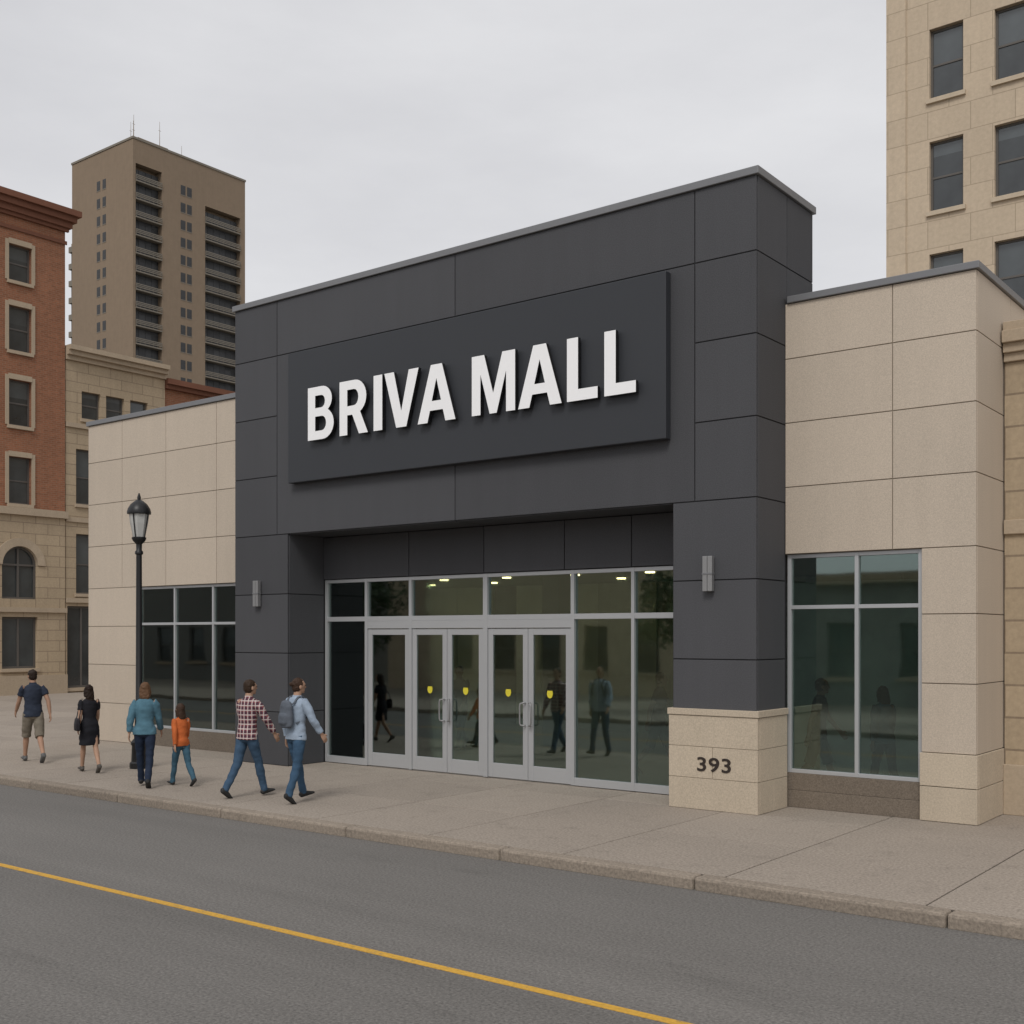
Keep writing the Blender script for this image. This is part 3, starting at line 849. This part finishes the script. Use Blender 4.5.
def person(label, x, y, heading, height, skin=(.42, .26, .18), legs=((22, 8), (-22, 20)), arms=((-20, 12, 18), (22, 12, 25)), lean=.04,
           top='navy', topc=(.03, .04, .07), sleeve=.55, bottom='denim', botc=(.05, .09, .16), leglen=1.0, skirt=False,
           hair='short', hairc=(.02, .015, .012), shoec=(.03, .03, .03), female=False, head=1.0, turn=0, loose=1.0, group='pedestrians walking on the pavement'):
    s = height/1.75; X = Vector((1, 0, 0))
    rad = math.radians
    def cen(z): return Vector((0, lean*(z-.93), z))
    J = {}
    sole = []
    for i, (th, kn) in enumerate(legs):
        sd = 1 if i else -1
        hip = Vector((sd*.09, 0, .92)); t = rad(th); k = rad(th-kn)
        knee = hip+Vector((sd*-.005, math.sin(t), -math.cos(t)))*.43
        ank = knee+Vector((sd*-.012, math.sin(k), -math.cos(k)))*.415
        ph = rad(10 if th > 8 else (-34 if th < -5 else 0))
        fd = Vector((0, math.cos(ph), math.sin(ph))); dn = Vector((0, math.sin(ph), -math.cos(ph)))
        J[i] = (hip, knee, ank, fd, dn)
        sole += [(ank+dn*.08-fd*.05).z, (ank+dn*.08+fd*.19).z if th > -5 else (ank+dn*.08+fd*.13).z]
    dz = -min(sole)
    up = Vector((0, 0, dz))
    J = {i: (h+up, k+up, a+up, f, d) for i, (h, k, a, f, d) in J.items()}
    def C(z): return cen(z)+up
    sh_w = .158 if female else .180; wa = .115 if female else .135; hp = .162 if female else .155
    A = {}
    for i, (sw, ab, el) in enumerate(arms):
        sd = 1 if i else -1; a = rad(sw); b = rad(ab); e = rad(sw+el)
        S = C(1.415)+Vector((sd*sh_w, 0, 0))
        d1 = Vector((sd*math.sin(b), math.sin(a)*math.cos(b), -math.cos(a)*math.cos(b)))
        E = S+d1*.285
        d2 = Vector((sd*math.sin(b)*.35, math.sin(e), -math.cos(e))).normalized()
        Wr = E+d2*.245
        A[i] = (S, E, Wr, d2, sd)
    def torso(bm, g, z0, z1):
        prof = [(.84, .12, .085), (.90, hp-.01, .105), (.96, hp, .112), (1.03, (hp+wa)/2, .102), (1.10, wa, .092), (1.20, wa+.012, .10), (1.30, .150 if not female else .135, .110), (1.38, .160 if not female else .14, .10), (1.44, .135 if not female else .115, .082), (1.475, .08, .07)]
        pr = [p for p in prof if z0 <= p[0] <= z1]
        loft(bm, [C(p[0]) for p in pr], [(p[1]+g, p[2]+g) for p in pr], 24)
    hc = C(1.64)+Vector((0, .018, 0))
    HR_ = Matrix.Translation(C(1.53)) @ Matrix.Rotation(rad(turn), 4, 'Z') @ Matrix.Scale(head, 4) @ Matrix.Translation(-C(1.53))
    def H(v): return HR_ @ (hc+Vector(v))
    def hr(r): return tuple(q*head for q in r)
    hrot = Matrix.Rotation(rad(turn), 4, 'Z')
    bm = bmesh.new()
    torso(bm, 0, .8, 1.5)
    loft(bm, [C(1.45), C(1.50), C(1.56)+Vector((0, .008, 0)), C(1.61)+Vector((0, .012, 0))], [(.075, .065), (.058, .058), (.053, .056), (.05, .055)])
    ball(bm, H((0, 0, .012)), hr((.074, .094, .100)), hrot)
    ball(bm, H((0, .026, -.05)), hr((.054, .062, .060)), hrot)
    ball(bm, H((0, .070, -.088)), hr((.022, .018, .017)), hrot)
    loft(bm, [H((0, .088, .012)), H((0, .104, -.018)), H((0, .090, -.030))], [.010, .015, .010])
    ball(bm, H((0, .085, -.056)), hr((.024, .010, .011)), hrot)
    for sd in (-1, 1):
        ball(bm, H((sd*.077, -.004, -.012)), hr((.010, .020, .032)), hrot)
        ball(bm, H((sd*.030, .082, .026)), hr((.022, .012, .008)), hrot)
    for i in (0, 1):
        S, E, Wr, d, sd = A[i]
        loft(bm, [C(1.40)+X*sd*.08, S-X*sd*.01, S+(E-S)*.15, S+(E-S)*.5, E, E+d*.06, E+d*.16, Wr], [.06, .056, .052, .045, .038, .040, .033, (.025, .025)])
        inn = Vector((-sd, 0, 0)); inn = (inn-d*inn.dot(d)).normalized(); fw = d.cross(inn)
        if fw.y < 0: fw = -fw
        loft(bm, [Wr-d*.02, Wr+d*.02, Wr+d*.06, Wr+d*.095], [(.024, .022), (.016, .034), (.016, .042), (.013, .040)], lat=inn)
        for q, (off, ln) in enumerate(((.031, .070), (.011, .080), (-.010, .074), (-.030, .058))):
            p0 = Wr+d*.085+fw*off; c1 = (d+inn*.22).normalized(); c2 = (d+inn*.75).normalized()
            p1 = p0+c1*ln*.5; p2 = p1+c2*ln*.3; p3 = p2+(d*.7+inn).normalized()*ln*.22
            loft(bm, [p0, p1, p2, p3], [.0098, .0092, .0085, .007], 10, lat=fw)
        t0 = Wr+d*.03+fw*.030; t1 = t0+(d*.7+fw*.75).normalized()*.036; t2 = t1+(d+fw*.25+inn*.3).normalized()*.032
        loft(bm, [t0-fw*.01, t1, t2], [.013, .011, .0085], 10, lat=inn)
        hip, knee, ank, fd, dn = J[i]
        loft(bm, [hip+Vector((0, 0, .03)), hip+(knee-hip)*.25, hip+(knee-hip)*.65, knee, knee+(ank-knee)*.28, knee+(ank-knee)*.65, ank], [.080, .076, .060, .050, .053, .040, .034])
        loft(bm, [ank-fd*.035, ank+dn*.03, ank+dn*.045+fd*.08, ank+dn*.055+fd*.15], [(.03, .03), (.036, .04), (.040, .024), (.034, .014)])
    body = add('person', finish(bm, 'person', cmat('skin%.2f' % skin[0], skin, .6), s, .0075, 0, 2))
    body['label'] = label; body['category'] = 'person'; body['group'] = group
    body.location = (x, y, 0.0); body.rotation_euler = (0, 0, rad(heading-90))
    mbm = bmesh.new()
    for sd in (-1, 1): ball(mbm, H((sd*.030, .088, .010)), hr((.012, .009, .007)), hrot)
    me = bpy.data.meshes.new('eye'); mbm.to_mesh(me); mbm.free(); me.transform(Matrix.Scale(s, 4)); me.materials.append(cmat('eye_dark', (.03, .02, .015), .3)); add('eye', me, body)
    bm = bmesh.new()
    ball(bm, H((0, -.016, .028)), hr((.082, .092, .094)), hrot)
    ball(bm, H((0, -.035, -.02)), hr((.076, .068, .073)), hrot)
    if hair in ('long', 'medium'):
        zl = -.30 if hair == 'long' else -.20
        ps = [H((0, -.03, .05)), H((0, -.055, -.04)), H((0, -.075, -.12)), H((0, -.085, zl*.75)), H((0, -.085, zl))]
        loft(bm, ps, [(.07, .06), (.086, .055), (.090, .046), (.078, .034), (.045, .02)])
        for sd in (-1, 1): loft(bm, [H((sd*.066, .0, .03)), H((sd*.078, -.01, -.05)), H((sd*.078, -.02, -.13))], [(.02, .05), (.022, .045), (.014, .03)])
    if hair == 'bun':
        ball(bm, H((0, -.112, .03)), .034)
    add('hair', finish(bm, 'hair', cmat('hair%.3f%.3f' % hairc[:2], hairc, .6), s, .010, .010, 1, 26), body)
    bm = bmesh.new()
    torso(bm, .014*loose, .86, 1.48)
    hem = [C(.87), C(.94), C(1.02)]
    loft(bm, hem, [(hp+.026*loose, .126), (hp+.021*loose, .128), (hp+.004, .114)], 24)
    loft(bm, [C(1.44), C(1.49), C(1.515)], [(.10, .08), (.066, .066), (.062, .062)])
    for i in (0, 1):
        S, E, Wr, d, sd = A[i]
        g = .011*loose
        pts = [C(1.39)+X*sd*.08, S-X*sd*.005, S+(E-S)*.2, S+(E-S)*.55]; rr = [.068, .060+g*.5, .055+g, .050+g]
        if sleeve > 1: pts += [E, E+d*.08, E+d*.225]; rr += [.043+g, .043+g, .031+g]
        loft(bm, pts, rr)
    add('shirt', finish(bm, 'shirt', cloth[top] if top in cloth else cmat(top, topc), s, .010, .011, 3), body)
    bm = bmesh.new()
    if skirt:
        loft(bm, [C(1.04), C(.95), C(.85), Vector((0, .01, .70))+up, Vector((0, .01, .56))+up], [(wa+.02, .105), (hp+.016, .125), (hp+.024, .138), (hp+.034, .15), (hp+.036, .155)], 24)
    else:
        loft(bm, [C(1.04), C(.96), C(.88), C(.83)], [(wa+.013, .103), (hp+.012, .122), (hp+.006, .113), (.10, .08)], 24)
        for i in (0, 1):
            hip, knee, ank, fd, dn = J[i]
            pts = [hip+Vector((0, 0, .02)), hip+(knee-hip)*.3, hip+(knee-hip)*.7, knee]; rr = [.094, .088, .073, .064]
            if leglen >= 1: pts += [knee+(ank-knee)*.3, knee+(ank-knee)*.7, ank+dn*.03]; rr += [.063, .055, .053]
            else: pts = pts[:3]+[knee+(hip-knee)*.02, knee+(ank-knee)*.04]; rr = [.096, .096, .088, .084, .084]
            loft(bm, pts, rr)
    add('skirt' if skirt else ('shorts' if leglen < 1 else 'trousers'), finish(bm, 'b', cmat(bottom, botc), s, .010, .011, 3), body)
    for i in (0, 1):
        bm = bmesh.new(); hip, knee, ank, fd, dn = J[i]
        loft(bm, [ank-fd*.062+dn*.045, ank-fd*.045+dn*.038, ank+dn*.032, ank+fd*.06+dn*.042, ank+fd*.13+dn*.055, ank+fd*.18+dn*.062, ank+fd*.20+dn*.066],
             [(.028, .03), (.038, .042), (.043, .048), (.045, .038), (.047, .026), (.038, .018), (.02, .01)])
        loft(bm, [ank+dn*-.02, ank+dn*.04], [.045, .045])
        add('shoe', finish(bm, 'shoe', cmat('shoe%.2f' % shoec[0], shoec, .6), s, .009, 0, 1), body)
    return body, s, C, A

p1, *_ = person('man in navy t-shirt and khaki shorts walking with arms swinging', -14.23, -2.54, 164, 1.84, legs=((20, 5), (-16, 24)), arms=((24, 8, 16), (-24, 14, 14)),
       top='navy_tee', topc=(.03, .038, .058), sleeve=.5, bottom='khaki', botc=(.19, .165, .13), leglen=.5, hair='short', hairc=(.03, .02, .015), shoec=(.12, .12, .12), turn=10, lean=.06, skin=(.40, .24, .165))
p2, s2, C2, A2 = person('woman with long dark hair in black dress carrying a bag', -11.85, -2.81, 164, 1.60, legs=((17, 4), (-14, 22)), arms=((-8, 6, 26), (14, 6, 18)), female=True,
       top='black_top', topc=(.016, .016, .02), sleeve=.5, bottom='black_skirt', botc=(.015, .015, .019), skirt=True, hair='long', hairc=(.022, .013, .009), shoec=(.10, .09, .08), lean=.06)
p3, *_ = person('woman with brown hair in teal shirt and dark jeans walking', -9.27, -3.43, 138, 1.70, legs=((14, 2), (-10, 16)), arms=((-12, 14, 14), (12, 13, 18)), female=True,
       top='teal_shirt', topc=(.085, .18, .235), sleeve=1.9, bottom='dark_denim', botc=(.02, .03, .055), hair='medium', hairc=(.13, .07, .038), shoec=(.03, .03, .03), loose=1.5)
p4, *_ = person('child in orange shirt and teal jeans walking beside adult', -8.95, -2.95, 174, 1.34, legs=((17, 5), (-17, 20)), arms=((-18, 8, 12), (16, 8, 20)), female=True,
       top='orange_shirt', topc=(.52, .13, .038), sleeve=1.9, bottom='teal_denim', botc=(.05, .11, .155), hair='medium', hairc=(.05, .028, .018), shoec=(.04, .04, .04), head=1.16, loose=1.2)
p5, *_ = person('man in red plaid shirt and blue jeans striding', -7.02, -3.16, 92, 1.82, legs=((-15, 18), (20, 4)), arms=((12, 6, 14), (20, 22, 12)),
       top='plaid', sleeve=1.9, bottom='denim', botc=(.05, .092, .15), hair='short', hairc=(.04, .024, .015), shoec=(.035, .03, .03), turn=-12, loose=1.4, lean=.06)
p6, s6, C6, A6 = person('person in light blue shirt and jeans wearing a backpack', -5.95, -3.12, 86, 1.81, legs=((14, 2), (-7, 12)), arms=((-8, 6, 14), (16, 18, 18)),
       top='light_blue_shirt', topc=(.32, .39, .48), sleeve=1.9, bottom='denim_mid', botc=(.045, .09, .15), hair='bun', hairc=(.05, .028, .018), shoec=(.03, .03, .03), loose=1.3, turn=-14)
bm = bmesh.new()
c0 = C6(1.25)+Vector((0, -.185, 0))
loft(bm, [c0+Vector((0, 0, z)) for z in (-.20, -.18, -.05, .11, .17, .195)], [(.09, .05), (.12, .07), (.13, .08), (.115, .065), (.09, .05), (.05, .02)], 20)
loft(bm, [c0+Vector((0, -.065, z)) for z in (-.15, -.12, -.02, .01)], [(.07, .02), (.09, .035), (.09, .035), (.07, .02)], 16)
for sd in (-1, 1):
    loft(bm, [c0+Vector((sd*.09, .05, .14)), C6(1.47)+Vector((sd*.09, -.05, .02)), C6(1.475)+Vector((sd*.095, .02, .025)), C6(1.38)+Vector((sd*.105, .12, 0)), C6(1.2)+Vector((sd*.13, .12, 0)), c0+Vector((sd*.12, .08, -.13))], [(.024, .01)]*6, 10)
bp = add('backpack', finish(bm, 'backpack', cmat('grey_nylon', (.11, .125, .15)), s6, .009, .006, 1))
bp.location = p6.location; bp.rotation_euler = p6.rotation_euler; bp['label'] = 'grey fabric backpack worn on pedestrian with light blue shirt'; bp['category'] = 'backpack'
bm = bmesh.new()
b0 = Vector((-.25, -.04, .0))+C2(.98)
loft(bm, [b0+Vector((0, 0, z)) for z in (-.13, -.11, .0, .10, .12)], [(.03, .12), (.05, .15), (.05, .15), (.035, .13), (.02, .11)], 16)
loft(bm, [b0+Vector((.01, .09, .1)), C2(1.25)+Vector((-.19, .09, 0)), C2(1.46)+Vector((-.13, .02, .02)), C2(1.25)+Vector((-.2, -.11, 0)), b0+Vector((.01, -.09, .1))], [.012]*5, 8)
hb = add('handbag', finish(bm, 'handbag', cmat('black_leather', (.018, .016, .02), .5), s2, .009, 0, 1))
hb.location = p2.location; hb.rotation_euler = p2.rotation_euler; hb['label'] = 'black shoulder bag hanging beside woman in black dress'; hb['category'] = 'handbag'
for src, x, y, h, lab in ((p1, -3.45, 3.2, 20, 'figure in navy t-shirt behind the entrance glass, standing in for a reflection'),
                     (p2, -10.1, 3.4, 200, 'woman in black behind the entrance glass, standing in for a reflection'), (p1, -.05, 2.25, 20, 'figure in navy t-shirt behind the wing window, standing in for a reflection'),
                     (p3, .95, 2.35, 150, 'woman in teal shirt behind the wing window, standing in for a reflection'), (p1, -9.1, 4.4, 280, 'figure in navy t-shirt inside the entrance, standing in for a reflection')):
    q = copy_tree(src, None, (x, y, .012), math.radians(h-90)); q['label'] = lab; q['group'] = 'added figures standing in for reflections in the glass'  # figures added in place of passers-by reflected in the glass

# ============================================================ LIGHT, SKY, CAMERA
sd = Vector((.40, -1, 1.2)).normalized()
sun = bpy.data.lights.new('sun', 'SUN'); sun.energy = 1.5; sun.angle = math.radians(22); sun.color = (1, .97, .93)
so = bpy.data.objects.new('sun', sun); col.objects.link(so); so.rotation_euler = sd.to_track_quat('Z', 'Y').to_euler()
w = bpy.data.worlds.new('World'); scene.world = w; w.use_nodes = True; t = w.node_tree
bg = t.nodes['Background']; bg.inputs['Strength'].default_value = .1
sky = t.nodes.new('ShaderNodeTexSky'); sky.sky_type = 'NISHITA'; sky.sun_disc = False
sky.sun_elevation = math.asin(sd.z); sky.sun_rotation = math.atan2(sd.x, sd.y)
tc = t.nodes.new('ShaderNodeTexCoord').outputs['Generated']
n1 = noise_out(t, mapping(t, tc, (1, 1, 3.0)), 1.6, 7, .56)
r = t.nodes.new('ShaderNodeValToRGB'); t.links.new(n1, r.inputs[0])
r.color_ramp.elements[0].position = .32; r.color_ramp.elements[0].color = (.63, .63, .655, 1)
r.color_ramp.elements[1].position = .68; r.color_ramp.elements[1].color = (.80, .80, .815, 1)
sc = t.nodes.new('ShaderNodeVectorMath'); sc.operation = 'SCALE'; sc.inputs['Scale'].default_value = 10
t.links.new(r.outputs[0], sc.inputs[0])
mx = t.nodes.new('ShaderNodeMix'); mx.data_type = 'RGBA'; mx.inputs[0].default_value = .95
t.links.new(sky.outputs[0], mx.inputs[6]); t.links.new(sc.outputs[0], mx.inputs[7]); t.links.new(mx.outputs[2], bg.inputs['Color'])

cam = bpy.data.cameras.new('camera'); co = bpy.data.objects.new('camera', cam); col.objects.link(co)
cam.sensor_width = 36; cam.lens = 1151/1024*36; cam.shift_y = .12; cam.clip_end = 3000; cam.clip_start = .1
co.location = (7.06, -14.74, 2.5); co.rotation_euler = (math.pi/2, 0, math.radians(37.6))
scene.camera = co
